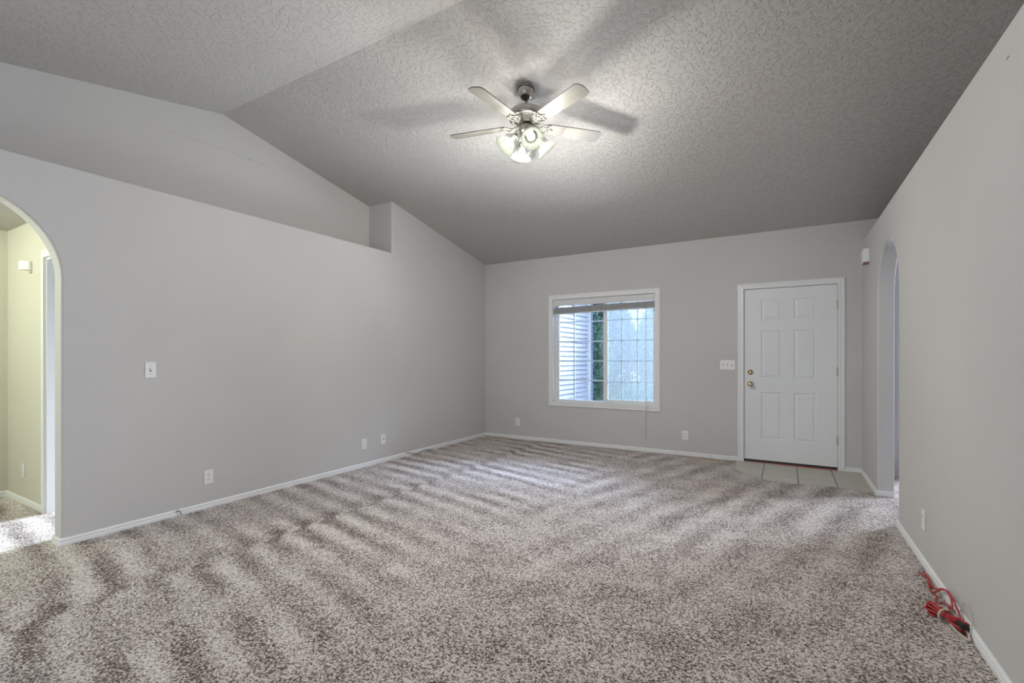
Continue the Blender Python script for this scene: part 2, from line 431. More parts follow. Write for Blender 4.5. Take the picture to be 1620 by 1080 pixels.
# hall behind the left arch
HX, HY, HZ = -6.042, 1.355, 2.376
bm = bmesh.new()
wall_cells(bm, [HX-0.1, XLB+0.0005], [-0.05, HZ+0.06], [(-5.090, -4.33, -0.05, 2.035)], HY, HY+0.12, 'y')
struct('wall_hall_side', bm, M['hallwall'])
bm = bmesh.new()
box(bm, HX-0.1, HX, YR, HY-0.0005, -0.05, HZ+0.06)
struct('wall_hall_end', bm, M['hallwall'])
bm = bmesh.new(); box(bm, HX-0.1, XLB, YR-0.1, HY, HZ, HZ+0.06)
struct('ceiling_hall', bm, M['ceiling'])
bm = bmesh.new(); box(bm, HX-0.1, XLB, YR-0.15, YR-0.001, -0.05, HZ+0.06)
struct('wall_hall_rear', bm, M['hallwall'])
# bedroom behind the hall door
bm = bmesh.new()
wall_cells(bm, [-7.1, XLB], [-0.05, 2.44], [(-5.25, -4.35, 0.9, 2.1)], 5.0, 5.12, 'y')
box(bm, -7.1, -7.0, HY+0.12, 5.0, -0.05, 2.44)
box(bm, -7.1, HX-0.1, HY, HY+0.12, -0.05, 2.44)
struct('wall_bedroom', bm, M['wall'])
bm = bmesh.new(); box(bm, -7.1, XLB, HY+0.12, 5.12, 2.376, 2.44)
struct('ceiling_bedroom', bm, M['ceiling'])

# side room beyond the right arch
bm = bmesh.new()
box(bm, XRB, 3.7, 9.92, 10.02, -0.05, 2.50)
box(bm, XRB, XRB+0.10, YB+0.15, 9.92, -0.05, 2.50)
box(bm, XRB, 3.7, 2.9, 3.0, -0.05, ZRW-0.05)
struct('wall_side_room', bm, M['sidewall'])
bm = bmesh.new()
wall_cells(bm, [2.9, 10.02], [-0.05, 2.50], [(6.8, 8.4, 0.8, 2.1)], 3.6, 3.7, 'x')
struct('wall_side_window', bm, M['sidewall'])
bm = bmesh.new(); box(bm, XRB, 3.7, YB+0.001, 10.02, 2.437, 2.50); box(bm, 1.56, 3.7, 2.9, YB+0.001, 2.437, 2.50); box(bm, XRB, 1.56, 2.9, YB, 2.40, 2.437)
struct('ceiling_side_room', bm, M['ceiling'])
bm = bmesh.new(); box(bm, XRB+0.1, 3.6, 9.895, 9.92, 2.345, 2.437); box(bm, XRB+0.1, 3.6, 9.885, 9.92, 2.41, 2.437)
struct('trim_side_room', bm, M['trim'])

# baseboards: stepped profile, 45 mm showing above the pile
BP = [(0.0, -0.01), (0.013, -0.01), (0.013, 0.020), (0.0095, 0.025), (0.0125, 0.030), (0.0125, 0.038), (0.006, 0.046), (0.0, 0.048)]
def baseboard(name, path, mat=None):
    bm = bmesh.new(); sweep(bm, path, [(o_, h) for o_, h in BP]); return struct(name, bm, mat or M['trim'])
e = 0.0008
baseboard('baseboard_left', [(XLB-e, 1.171-e), (XL+e, 1.171-e), (XL+e, YB-e), (-0.482, YB-e)][::-1])
baseboard('baseboard_left_near', [(XL+e, YR+e), (XL+e, 0.129+e), (XLB-e, 0.129+e)][::-1])
baseboard('baseboard_back', [(0.574, YB-e), (XR-e, YB-e), (XR-e, 5.296-e), (XRB+e, 5.296-e)][::-1])
baseboard('baseboard_right', [(XRB+e, 4.390+e), (XR-e, 4.390+e), (XR-e, YR+e)][::-1])
baseboard('baseboard_hall', [(HX+e, YR), (HX+e, HY-e), (-5.158, HY-e)][::-1])
baseboard('baseboard_side_room', [(XRB+0.1, 9.92-e), (3.6, 9.92-e)][::-1])

# casing of the hall doorway
CP = [(0.0, 0.0), (0.0, 0.017), (0.012, 0.018), (0.040, 0.013), (0.046, 0.016), (0.056, 0.014), (0.066, 0.009), (0.066, 0.0)]
def casing(path, y, name, parent=None, closed=False):
    bm = bmesh.new(); sweep(bm, path, CP, closed=closed, plane='y')
    for v in bm.verts: v.co.y += y
    o = obj(name, bm, M['trim'], parent)
    return o
o = casing([(-5.092, 0.0), (-5.092, 2.037), (-4.328, 2.037), (-4.328, 0.0)], HY-0.0005, 'trim_1'); o['kind'] = 'structure'
bm = bmesh.new(); box(bm, -5.0895, -5.075, HY+0.0005, HY+0.125, 0, 2.034); box(bm, -4.345, -4.3305, HY+0.0005, HY+0.125, 0, 2.034); box(bm, -5.075, -4.345, HY+0.0005, HY+0.125, 2.02, 2.0345)
struct('trim_2', bm, M['trim'])

# ------------------------------------------------------------------ front door
door = thing('door_1', 'white six panel front door', 'door', (0, 0, 0)); del door['label']; del door['category']; door['kind'] = 'structure'
def six_panel_door(x0, x1, z0, z1, yf, panels):
    bm = bmesh.new()
    xs = sorted({x0, x1} | {p[0] for p in panels} | {p[1] for p in panels}); zs = sorted({z0, z1} | {p[2] for p in panels} | {p[3] for p in panels})
    V = {}
    def v(x, y, z):
        if (x, y, z) not in V: V[(x, y, z)] = bm.verts.new((x, y, z))
        return V[(x, y, z)]
    pf = []
    for a, b in zip(xs, xs[1:]):
        for c, d in zip(zs, zs[1:]):
            f = bm.faces.new((v(a, yf, c), v(b, yf, c), v(b, yf, d), v(a, yf, d)))
            if any(abs(a-p[0]) < 1e-6 and abs(b-p[1]) < 1e-6 and abs(c-p[2]) < 1e-6 and abs(d-p[3]) < 1e-6 for p in panels): pf.append(f)
            bm.faces.new((v(a, yf+0.044, c), v(a, yf+0.044, d), v(b, yf+0.044, d), v(b, yf+0.044, c)))
    for c, d in zip(zs, zs[1:]):
        for x in (x0, x1): bm.faces.new((v(x, yf, c), v(x, yf, d), v(x, yf+0.044, d), v(x, yf+0.044, c)))
    for a, b in zip(xs, xs[1:]):
        for z in (z0, z1): bm.faces.new((v(a, yf, z), v(b, yf, z), v(b, yf+0.044, z), v(a, yf+0.044, z)))
    bm.normal_update()
    for f in pf:
        s = 1 if f.normal.y < 0 else -1
        for th, dp in ((0.004, -0.007), (0.010, -0.001), (0.022, 0.0065)):
            bmesh.ops.inset_region(bm, faces=[f], thickness=th, depth=dp*s, use_even_offset=True)
    return bm
panels = [(-0.236, -0.023, 1.682, 1.916), (0.096, 0.311, 1.682, 1.916), (-0.236, -0.023, 0.996, 1.553), (0.096, 0.311, 0.996, 1.553),
          (-0.236, -0.023, 0.281, 0.833), (0.096, 0.311, 0.281, 0.833)]
slab = obj('door_slab', six_panel_door(-0.4165, 0.5055, 0.034, 2.049, YB+0.006, panels), M['door'], door)
bm = bmesh.new()
box(bm, DX0, -0.4195, YB+0.0005, YB+0.15, 0, DZ1); box(bm, 0.5085, DX1, YB+0.0005, YB+0.15, 0, DZ1); box(bm, -0.4195, 0.5085, YB+0.0005, YB+0.15, 2.0525, DZ1)
box(bm, -0.4195, -0.405, YB+0.055, YB+0.15, 0, 2.0525); box(bm, 0.494, 0.5085, YB+0.055, YB+0.15, 0, 2.0525); box(bm, -0.4195, 0.5085, YB+0.055, YB+0.15, 2.038, 2.0525)
obj('jamb', bm, M['trim'], door)
bm = bmesh.new(); box(bm, DX0, DX1, YB+0.050, YB+0.057, -0.02, 2.055); obj('gap_shade_sheet', bm, M['slot'], door)  # black sheet across the opening, paints the shade in the door gaps
casing([(-0.418, 0.0), (-0.418, 2.054), (0.510, 2.054), (0.510, 0.0)], YB-0.0005, 'casing', door)
bm = bmesh.new(); box(bm, -0.4165, 0.5055, YB-0.012, YB+0.003, 0.0045, 0.010, 0.002); obj('threshold', bm, M['thresh'], door)
bm = bmesh.new(); box(bm, -0.4165, 0.5055, YB+0.012, YB+0.045, 0.0045, 0.0335); obj('gap_shade_strip', bm, M['slot'], door)  # dark strip added to paint the shaded gap under the door
bm = bmesh.new(); box(bm, -0.05, 0.5055, YB-0.030, YB-0.0125, 0.0045, 0.009, 0.001); box(bm, -0.35, -0.05, YB-0.022, YB-0.0125, 0.0045, 0.007, 0.001)
o = obj('red_edge_strip', bm, M['redstrip'], door); o['label'] = 'red strip along the foot of the door'
def rotY(loc): return Matrix.Translation(loc) @ Matrix.Rotation(PI/2, 4, 'X')     # local z -> -y
bm = bmesh.new(); lathe(bm, [(0, 0), (0.031, 0), (0.031, 0.004), (0.026, 0.010), (0.013, 0.012), (0.013, 0.032), (0.020, 0.036), (0.0275, 0.046), (0.0275, 0.056), (0.021, 0.066), (0.010, 0.069), (0, 0.068)], 32, rotY((-0.349, YB+0.006, 0.928)))
k = obj('door_knob', bm, M['brass'], door, True); k['label'] = 'polished brass door knob'
bm = bmesh.new(); lathe(bm, [(0, 0), (0.031, 0), (0.031, 0.005), (0.027, 0.012), (0.018, 0.014), (0.017, 0.016), (0, 0.016)], 32, rotY((-0.349, YB+0.006, 1.067)))
dlk = obj('deadbolt', bm, M['brass'], door, True); dlk['label'] = 'brass deadbolt rose with thumb turn'
bm = bmesh.new(); box(bm, -0.353, -0.345, YB-0.024, YB-0.009, 1.050, 1.084, 0.002); obj('thumb_turn', bm, M['brass'], dlk)
for z in (1.820, 1.084, 0.327):
    bm = bmesh.new(); tube(bm, [(0.5075, YB-0.006, z-0.05), (0.5075, YB-0.006, z+0.05)], 0.0065, 12)
    box(bm, 0.500, 0.5055, YB-0.002, YB+0.006, z-0.048, z+0.048); box(bm, 0.5085, 0.513, YB-0.0185, YB+0.0, z-0.048, z+0.048)
    obj('hinge', bm, M['steel'], door)

# ------------------------------------------------------------------ front window
win = bpy.data.objects.new('window_1', None); COL.objects.link(win); win['kind'] = 'structure'
casing([(WX0-0.002, WZ0-0.002), (WX0-0.002, WZ1+0.002), (WX1+0.002, WZ1+0.002), (WX1+0.002, WZ0-0.002)], YB-0.0005, 'casing', win, closed=True)
bm = bmesh.new()   # reveal lining
wall_cells(bm, [WX0+0.0005, WX1-0.0005], [WZ0+0.0005, WZ1-0.0005], [(WX0+0.004, WX1-0.004, WZ0+0.004, WZ1-0.004)], YB-0.004, YB+0.148, 'y')
obj('reveal', bm, M['trim'], win)
bm = bmesh.new()
wall_cells(bm, [WX0+0.0045, WX1-0.0045], [WZ0+0.0045, WZ1-0.0045], [(-2.905, -1.490, 0.618, 2.060)], YB+0.085, YB+0.145, 'y')
obj('window_frame', bm, M['vinyl'], win)
def sash(x0, x1, z0, z1, gx0, gx1, gz0, gz1, y0, y1, vx, hz, name):
    bm = bmesh.new(); wall_cells(bm, [x0, x1], [z0, z1], [(gx0, gx1, gz0, gz1)], y0, y1, 'y'); s = obj(name, bm, M['vinyl'], win)
    bm = bmesh.new(); ym = (y0+y1)/2; box(bm, gx0-0.004, gx1+0.004, ym-0.002, ym+0.002, gz0-0.004, gz1+0.004); obj('pane', bm, M['glass'], s)
    bm = bmesh.new()
    for x in vx: box(bm, x-0.008, x+0.008, ym+0.003, ym+0.009, gz0, gz1)
    for z in hz: box(bm, gx0, gx1, ym+0.0025, ym+0.0095, z-0.008, z+0.008)
    obj('muntin_grid', bm, M['muntin'], s)
    return s
sash(-2.905, -2.165, 0.606, 2.055, -2.888, -2.195, 0.626, 2.040, YB+0.118, YB+0.14, (-2.655, -2.422), (1.761, 1.475, 1.193, 0.913), 'fixed_sash')
sash(-2.198, -1.490, 0.618, 2.055, -2.134, -1.508, 0.656, 2.030, YB+0.092, YB+0.112, (-1.937, -1.720), (1.765, 1.477, 1.193, 0.902), 'sliding_sash')
bm = bmesh.new(); box(bm, -2.165, -1.490, YB+0.150, YB+0.1505, 0.62, 2.055); obj('insect_screen', bm, M['screen'], win)

# mini blind drawn up in the window head
bl = thing('window_blind', 'white horizontal slat blind drawn up at top of the front window', 'blind', (-2.199, YB+0.03, 2.04))
def local(bm, o):
    for v in bm.verts: v.co -= o.location
bm = bmesh.new(); box(bm, WX0+0.008, WX1-0.008, YB+0.004, YB+0.050, 2.018, 2.075, 0.002); box(bm, WX0+0.007, WX1-0.007, YB-0.002, YB+0.004, 1.992, 2.078, 0.002)
for z in (2.062, 2.035, 2.008): box(bm, WX0+0.007, WX1-0.007, YB-0.0035, YB-0.002, z-0.006, z+0.006)
local(bm, bl); obj('valance', bm, M['blindm'], bl)
bm = bmesh.new()
droop = lambda x: -0.024*max(0.0, (-1.75 - x))/1.18
N = 17
for i in range(N):
    z = 1.908 + i*0.0048; jx = random.uniform(-0.003, 0.003); jy = random.uniform(-0.003, 0.003)
    for a, b in ((WX0+0.012, -2.45), (-2.45, -1.95), (-1.95, WX1-0.012)):
        vs = [bm.verts.new((x+jx, y+jy, zz + droop(x))) for x in (a, b) for y in (YB+0.006, YB+0.050) for zz in (z, z+0.0024)]
        for q in ((0,1,3,2),(4,6,7,5),(0,4,5,1),(2,3,7,6),(0,2,6,4),(1,5,7,3)): bm.faces.new([vs[i_] for i_ in q])
local(bm, bl); s = obj('slat_stack', bm, M['slat'], bl)
bm = bmesh.new()
for a, b in ((WX0+0.012, -2.45), (-2.45, -1.95), (-1.95, WX1-0.012)):
    vs = [bm.verts.new((x, y, zz + droop(x))) for x in (a, b) for y in (YB+0.006, YB+0.048) for zz in (1.890, 1.904)]
    for q in ((0,1,3,2),(4,6,7,5),(0,4,5,1),(2,3,7,6),(0,2,6,4),(1,5,7,3)): bm.faces.new([vs[i_] for i_ in q])
local(bm, bl); obj('bottom_rail', bm, M['blindm'], bl)
for x in (-2.62, -2.20, -1.92, -1.60):
    bm = bmesh.new(); box(bm, x-0.004, x+0.004, YB+0.0035, YB+0.0055, 1.888+droop(x), 1.995)
    local(bm, bl); obj('ladder_tape', bm, M['cord'], bl)
bm = bmesh.new()
xc = -1.578
tube(bm, [(xc, YB-0.006, 1.995), (xc-0.004, YB-0.020, 1.30), (xc+0.002, YB-0.024, 0.60), (xc-0.002, YB-0.022, 0.20)], 0.0018, 6)
tube(bm, [(xc+0.004, YB-0.006, 1.995), (xc+0.004, YB-0.020, 1.2), (xc+0.006, YB-0.022, 0.63), (xc+0.025, YB-0.023, 0.585)], 0.0014, 6)
local(bm, bl); lc = obj('lift_cord', bm, M['cord'], bl)
for (x, z) in ((xc-0.002, 0.165), (xc+0.027, 0.560)):
    bm = bmesh.new(); sc = 1.0 if z < 0.3 else 0.7
    lathe(bm, [(0, 0.038*sc), (0.003, 0.036*sc), (0.005*1, 0.02*sc), (0.008*sc, 0.002), (0.007*sc, 0), (0, 0)], 12, Matrix.Translation((x, YB-0.0225, z)))
    local(bm, bl); obj('tassel', bm, M['tassel'], lc, True)

# ------------------------------------------------------------------ wall plates
def plate_bm(w, h, t=0.005):
    bm = bmesh.new(); box(bm, -w/2, w/2, -t, 0.0, -h/2, h/2, 0.0018); return bm
def outlet(loc, rz, label, gang=None):
    t = thing('electrical_outlet', label, 'outlet', loc, (0, 0, rz))
    obj('cover_plate', plate_bm(0.072, 0.116), M['plate'], t)
    for s in (1, -1):
        bm = bmesh.new(); lathe(bm, [(0, 0.002), (0.0165, 0.002), (0.0172, 0.0), (0.0172, -0.003)], 24, Matrix.Translation((0, -0.005, s*0.0195)) @ Matrix.Rotation(PI/2, 4, 'X'))
        r = obj('receptacle', bm, M['plate'], t)
        bm = bmesh.new()
        for x, h in ((-0.0065, 0.009), (0.0065, 0.0075)): box(bm, x-0.0013, x+0.0013, -0.0076, -0.0071, s*0.0195+0.004-h/2, s*0.0195+0.004+h/2)
        box(bm, -0.0025, 0.0025, -0.0076, -0.0071, s*0.0195-0.0105, s*0.0195-0.0060)
        obj('slot', bm, M['slot'], r)
    bm = bmesh.new(); lathe(bm, [(0, 0.0012), (0.003, 0.0008), (0.0032, 0)], 12, Matrix.Translation((0, -0.005, 0)) @ Matrix.Rotation(PI/2, 4, 'X'))
    obj('screw', bm, M['steel'], t)
    return t
RL, RB, RR = PI/2, 0.0, -PI/2     # plate front is local -y: left wall faces +x, back wall faces -y, right wall faces -x
g = 0.0005
outlet((XL+g, 2.083, 0.254), RL, 'white duplex outlet on the left wall nearest the arch')
outlet((XL+g, 3.741, 0.261), RL, 'white duplex outlet on the left wall beside the coax plate')
outlet((-3.528, YB-g, 0.257), RB, 'white duplex outlet on the back wall left of the window')
outlet((-1.086, YB-g, 0.257), RB, 'white duplex outlet on the back wall between window and door')
outlet((XR-g, 3.666, 0.268), RR, 'white duplex outlet low on the right wall')
outlet((-5.621, HY-g, 0.276), RB, 'white duplex outlet low on the hall wall seen through the arch')
t = thing('cable_plate', 'white coax cable plate on the left wall right of a duplex outlet', 'wall plate', (XL+g, 4.031, 0.275), (0, 0, RL))
obj('cover_plate', plate_bm(0.072, 0.116), M['plate'], t)
bm = bmesh.new(); lathe(bm, [(0, 0.010), (0.0045, 0.010), (0.0048, 0), ], 12, Matrix.Translation((0, -0.005, 0)) @ Matrix.Rotation(PI/2, 4, 'X')); obj('connector', bm, M['slot'], t)
for z in (0.042, -0.042):
    bm = bmesh.new(); lathe(bm, [(0, 0.0012), (0.003, 0.0008), (0.0032, 0)], 12, Matrix.Translation((0, -0.005, z)) @ Matrix.Rotation(PI/2, 4, 'X'))
    obj('screw', bm, M['steel'], t)
def switch(loc, rz, n, label):
    t = thing('light_switch', label, 'light switch', loc, (0, 0, rz))
    obj('cover_plate', plate_bm(0.072 + 0.046*(n-1), 0.116), M['plate'], t)
    for i in range(n):
        x = (i-(n-1)/2)*0.046
        bm = bmesh.new(); box(bm, x-0.0050, x+0.0050, -0.0056, -0.005, -0.012, 0.012); sl = obj('switch_slot', bm, M['slot'], t)
        bm = bmesh.new(); up = 1 if i != 1 else -1
        vs = [bm.verts.new(p) for p in ((x-0.004, -0.005, -0.005), (x+0.004, -0.005, -0.005), (x+0.004, -0.005, 0.006), (x-0.004, -0.005, 0.006),
              (x-0.003, -0.016, up*0.008-0.002), (x+0.003, -0.016, up*0.008-0.002), (x+0.003, -0.016, up*0.008+0.003), (x-0.003, -0.016, up*0.008+0.003))]
        for q in ((0,1,2,3),(4,5,6,7),(0,1,5,4),(1,2,6,5),(2,3,7,6),(3,0,4,7)): bm.faces.new([vs[k_] for k_ in q])
        obj('toggle', bm, M['plate'], t)
        for z in (0.030, -0.030):
            bm = bmesh.new(); lathe(bm, [(0, 0.0012), (0.003, 0.0008), (0.0032, 0)], 12, Matrix.Translation((x, -0.005, z)) @ Matrix.Rotation(PI/2, 4, 'X'))
            obj('screw', bm, M['steel'], t)
switch((XL+g, 1.672, 1.147), RL, 1, 'single white toggle switch on the left wall near the arch')
switch((-0.596, YB-g, 1.152), RB, 3, 'white triple toggle switch plate on the wall left of the front door')

# door chime box high on the right wall
ch = thing('door_chime', 'small white box with dark slotted underside high on right wall', 'chime', (XR-g, 5.815, 2.245), (0, 0, RR))
bm = bmesh.new(); box(bm, -0.085, 0.085, -0.050, 0.0, -0.062, 0.070, 0.004); obj('cover', bm, M['plate'], ch)
bm = bmesh.new(); box(bm, -0.078, 0.078, -0.044, -0.004, -0.066, -0.0625); obj('underside_grille', bm, M['thresh'], ch)
# motion sensor in the hall
ms = thing('motion_sensor', 'small white wedge shaped sensor high on the hall wall', 'sensor', (-5.45, HY-g, 1.995), (0, 0, 0))
bm = bmesh.new()
prism_z(bm, [(-0.045, 0), (0.045, 0), (0.045, -0.02), (0.02, -0.055), (-0.025, -0.065), (-0.045, -0.03)], -0.028, 0.045)
ob = obj('housing', bm, M['plate'], ms); bev_mod(ob, 0.005, 2)
bm = bmesh.new(); box(bm, -0.005, 0.045, -0.012, 0, -0.052, -0.0285, 0.002); obj('bracket', bm, M['vent'], ms)

# ------------------------------------------------------------------ floor registers and cables
def register(x0, x1, y0, y1, label):
    t = thing('floor_register', label, 'floor vent', ((x0+x1)/2, (y0+y1)/2, 0.0))
    L = (x1-x0)/2; Wd = (y1-y0)/2
    bm = bmesh.new()
    wall_holes = [(-L+0.012 + i*(2*L-0.024)/12 + 0.002, -L+0.012 + (i+1)*(2*L-0.024)/12 - 0.002) for i in range(12)]
    box(bm, -L, L, -Wd, -Wd+0.012, 0, 0.006, 0.001); box(bm, -L, L, Wd-0.012, Wd, 0, 0.006, 0.001); box(bm, -L, -L+0.012, -Wd, Wd, 0, 0.006, 0.001); box(bm, L-0.012, L, -Wd, Wd, 0, 0.006, 0.001)
    obj('frame', bm, M['vent'], t)
    bm = bmesh.new()
    for i in range(14):
        x = -L+0.016+i*(2*L-0.032)/13; box(bm, x-0.0025, x+0.0025, -Wd+0.0115, Wd-0.0115, 0.001, 0.0045)
    obj('louvre', bm, M['steel'], t)
    bm = bmesh.new(); box(bm, -L+0.011, L-0.011, -Wd+0.011, Wd-0.011, 0.0, 0.001); obj('backing', bm, M['slot'], t)
register(-0.96, -0.64, 6.06, 6.15, 'tan floor register in the carpet left of the door tiles')
register(-3.97, -3.68, 6.09, 6.19, 'tan floor register in the carpet in the far left corner')
bm = bmesh.new()
tube(bm, spline([(XL+0.016, 4.40, 0.046), (XL+0.020, 4.47, 0.036), (XL+0.024, 4.54, 0.008), (XL+0.040, 4.62, 0.006), (XL+0.030, 4.70, 0.018), (XL+0.020, 4.78, 0.022), (XL+0.022, 4.86, 0.010), (XL+0.03, 4.92, 0.004)]), 0.0042, 8)
tag(obj('coax_cable', bm, M['greycable'], smooth_shade=True), 'short dark cable lying along the left baseboard near the far corner', 'cable')
bm = bmesh.new()
tube(bm, spline([(XL+0.017, 1.835, 0.040), (XL+0.022, 1.85, 0.044), (XL+0.028, 1.862, 0.028), (XL+0.033, 1.868, 0.004)]), 0.004, 8)
tag(obj('coax_cable', bm, M['greycable'], smooth_shade=True), 'tiny dark cable stub over the left baseboard near the arch', 'cable')

# red extension cord bundled against the right baseboard
rc = thing('extension_cord', 'bundled red extension cord lying by the right baseboard', 'cord', (0.66, 2.98, 0.0))
P0 = Vector((0.66, 2.98, 0.0))
ax = Vector((0.711, 2.83, 0.0)) - Vector((0.621, 2.985, 0.0)); ax = ax.normalized(); sd = Vector((-ax.y, ax.x, 0)); ctr = Vector((0.660, 2.915, 0.030))
bm = bmesh.new(); L = 0.093
for i in range(13):
    a = random.uniform(0, 2*PI); rr = random.uniform(0.004, 0.022); off = sd*math.cos(a)*rr + Vector((0, 0, math.sin(a)*rr*0.9)); l = L*random.uniform(0.82, 1.0)
    off2 = sd*math.cos(a+1.4)*rr + Vector((0, 0, math.sin(a+1.4)*rr*0.9))
    pts = [ctr - ax*l + off*1.6, ctr - ax*l*0.5 + off, ctr + off*0.55, ctr + ax*l*0.5 + off, ctr + ax*l + off*1.5,
           ctr + ax*l*1.08 + (off+off2)*0.6, ctr + ax*l + off2*1.5, ctr + ax*l*0.4 + off2, ctr + off2*0.5, ctr - ax*l*0.5 + off2, ctr - ax*l + off2*1.5, ctr - ax*l*1.08 + (off+off2)*0.5]
    tube(bm, [p - P0 for p in spline(pts, 5, closed=True)], 0.0042, 7, closed=True)
obj('bundle', bm, M['redcord'], rc, True)
bm = bmesh.new()
loops = [
 [(0.690, 2.825, 0.035), (0.700, 2.900, 0.05), (0.700, 2.980, 0.075), (0.700, 3.070, 0.085), (0.700, 3.170, 0.06), (0.694, 3.260, 0.02), (0.69, 3.350, 0.006), (0.70, 3.450, 0.006), (0.692, 3.520, 0.005)],
 [(0.66, 2.960, 0.03), (0.69, 3.000, 0.02), (0.704, 3.040, 0.05), (0.702, 3.100, 0.075), (0.696, 3.170, 0.055), (0.672, 3.230, 0.010), (0.675, 3.320, 0.006), (0.69, 3.420, 0.006), (0.67, 3.500, 0.005)],
 [(0.704, 3.060, 0.02), (0.694, 3.020, 0.03), (0.665, 3.030, 0.018), (0.662, 3.080, 0.010), (0.685, 3.110, 0.012), (0.70, 3.070, 0.02), (0.692, 3.020, 0.012), (0.67, 3.040, 0.006), (0.66, 3.110, 0.006), (0.68, 3.200, 0.006), (0.672, 3.280, 0.005), (0.695, 3.340, 0.005)],
 [(0.625, 2.985, 0.025), (0.606, 2.985, 0.014), (0.606, 2.960, 0.006), (0.620, 2.945, 0.006)],
]
for l in loops: tube(bm, [Vector(p) - P0 for p in spline(l, 8)], 0.0042, 7)
obj('loose_loop', bm, M['redcord'], rc, True)
bm = bmesh.new()
tie = [ctr + sd*0.033*math.cos(a) + Vector((0, 0, 0.029*math.sin(a))) - ax*0.010 for a in [2*PI*i/16 for i in range(16)]]
tube(bm, [p - P0 for p in tie], 0.005, 7, closed=True); tube(bm, [Vector(p) - P0 for p in spline([ctr + sd*0.0 + Vector((0, 0, 0.03)), (0.668, 2.970, 0.045), (0.655, 3.020, 0.030), (0.645, 3.050, 0.012)], 8)], 0.0045, 7)
o = obj('tie_cord', bm, M['palecord'], rc, True); o['label'] = 'pale cord tied round the red bundle'
bm = bmesh.new()
mt = Matrix.Translation(Vector((0.688, 2.830, 0.040)) - P0) @ Matrix.Rotation(math.radians(-75), 4, 'Z')
b2 = bmesh.new(); box(b2, -0.022, 0.024, -0.013, 0.013, -0.012, 0.012, 0.004); box(b2, -0.034, -0.022, -0.007, -0.005, -0.004, 0.004); box(b2, -0.034, -0.022, 0.005, 0.007, -0.004, 0.004)
for v in b2.verts: v.co = mt @ v.co
me = bpy.data.meshes.new('tmp'); b2.to_mesh(me); b2.free(); bm.from_mesh(me); bpy.data.meshes.remove(me)
box(bm, 0.015, 0.048, -0.105, -0.060, 0.010, 0.030, 0.006)
o = obj('plug', bm, M['black'], rc); o['label'] = 'black plug'
bm = bmesh.new()
tube(bm, spline([(0.662, 2.885, 0.010), (0.672, 2.840, 0.006), (0.682, 2.800, 0.006), (0.690, 2.768, 0.008), (0.697, 2.758, 0.010)], 8), 0.0050, 8)
tube(bm, spline([(0.697, 2.758, 0.010), (0.703, 2.800, 0.02), (0.700, 2.880, 0.02), (0.702, 2.950, 0.018), (0.700, 3.020, 0.010)], 8), 0.0050, 8)
for v in bm.verts: v.co -= P0
o = obj('pale_cord', bm, M['palecord'], rc, True); o['label'] = 'pale cord caught in the red bundle'
bm = bmesh.new()
tube(bm, spline([(0.703, 2.785, 0.02), (0.7155, 2.805, 0.065), (0.7185, 2.835, 0.105), (0.7185, 2.880, 0.120), (0.7165, 2.920, 0.105), (0.714, 2.940, 0.070), (0.704, 2.950, 0.03)], 8), 0.0018, 6)
for v in bm.verts: v.co -= P0
o = obj('thin_wire', bm, M['wirewhite'], rc, True); o['label'] = 'thin grey wire looping up against the wall'

# pencil line in the recess, dash on the right wall
bm = bmesh.new()
pts = [(1.98, 3.165), (2.12, 3.171), (2.45, 3.176), (2.70, 3.172), (2.83, 3.169)]
tube(bm, [(XREC+0.0006, y-0.03, z) for y, z in pts], 0.0012, 4)
tube(bm, [(XREC+0.0006, 2.64, 3.176), (XREC+0.0006, 2.69, 3.177)], 0.0035, 4); tube(bm, [(XREC+0.0006, 2.77, 3.171), (XREC+0.0006, 2.79, 3.172)], 0.0045, 4)
obj('pencil_line', bm, M['scuff'], wr)
bm = bmesh.new(); box(bm, XR-0.0012, XR-0.0001, 2.440, 2.466, 2.363, 2.367)
obj('dark_mark', bm, M['mark'], bpy.data.objects['wall_right'])

# ------------------------------------------------------------------ ceiling fan
R_ = Vector((math.cos(YAW), math.sin(YAW), 0)); F_ = Vector((-math.sin(YAW), math.cos(YAW), 0))
FC = R_*0.111 + F_*3.65
fan = thing('ceiling_fan', 'brushed nickel ceiling fan with five blades and four lit bell shades', 'ceiling fan', (FC.x, FC.y, 3.05), (0, 0, YAW))
zcl = zc(FC.y) - 3.05
# canopy follows the slope of the ceiling
tiltax = Matrix.Rotation(YAW*-1, 4, 'Z') @ Matrix.Rotation(-math.atan(SL), 4, 'X') @ Matrix.Rotation(0, 4, 'Z')
bm = bmesh.new(); lathe(bm, [(0, 0.0), (0.068, 0.0), (0.070, -0.006), (0.069, -0.018), (0.064, -0.022), (0.062, -0.035), (0.054, -0.055), (0.044, -0.068), (0.036, -0.074), (0.0, -0.074)], 40, Matrix.Translation((0, 0, zcl)) @ tiltax)
can = obj('canopy', bm, M['nickel'], fan, True)
bm = bmesh.new(); lathe(bm, [(0.0375, -0.070), (0.036, -0.078), (0.022, -0.082), (0.0, -0.080)], 32, Matrix.Translation((0, 0, zcl)) @ tiltax); lathe(bm, [(0.0695, -0.0175), (0.0708, -0.019), (0.0708, -0.0215), (0.0645, -0.0225)], 40, Matrix.Translation((0, 0, zcl)) @ tiltax)
obj('hanger_ball', bm, M['dark'], can, True)
bm = bmesh.new(); tube(bm, [(0, 0, 0.125), (0, 0, zcl-0.07)], 0.0095, 16); obj('down_rod', bm, M['nickel'], fan, True)
bm = bmesh.new(); lathe(bm, [(0.0, 0.150), (0.022, 0.149), (0.026, 0.140), (0.030, 0.131), (0.070, 0.126), (0.105, 0.118), (0.128, 0.104), (0.137, 0.088), (0.138, 0.062), (0.133, 0.046), (0.118, 0.040), (0.0, 0.040)], 56)
mh = obj('motor_housing', bm, M['nickel'], fan, True)
bm = bmesh.new()
n = 44
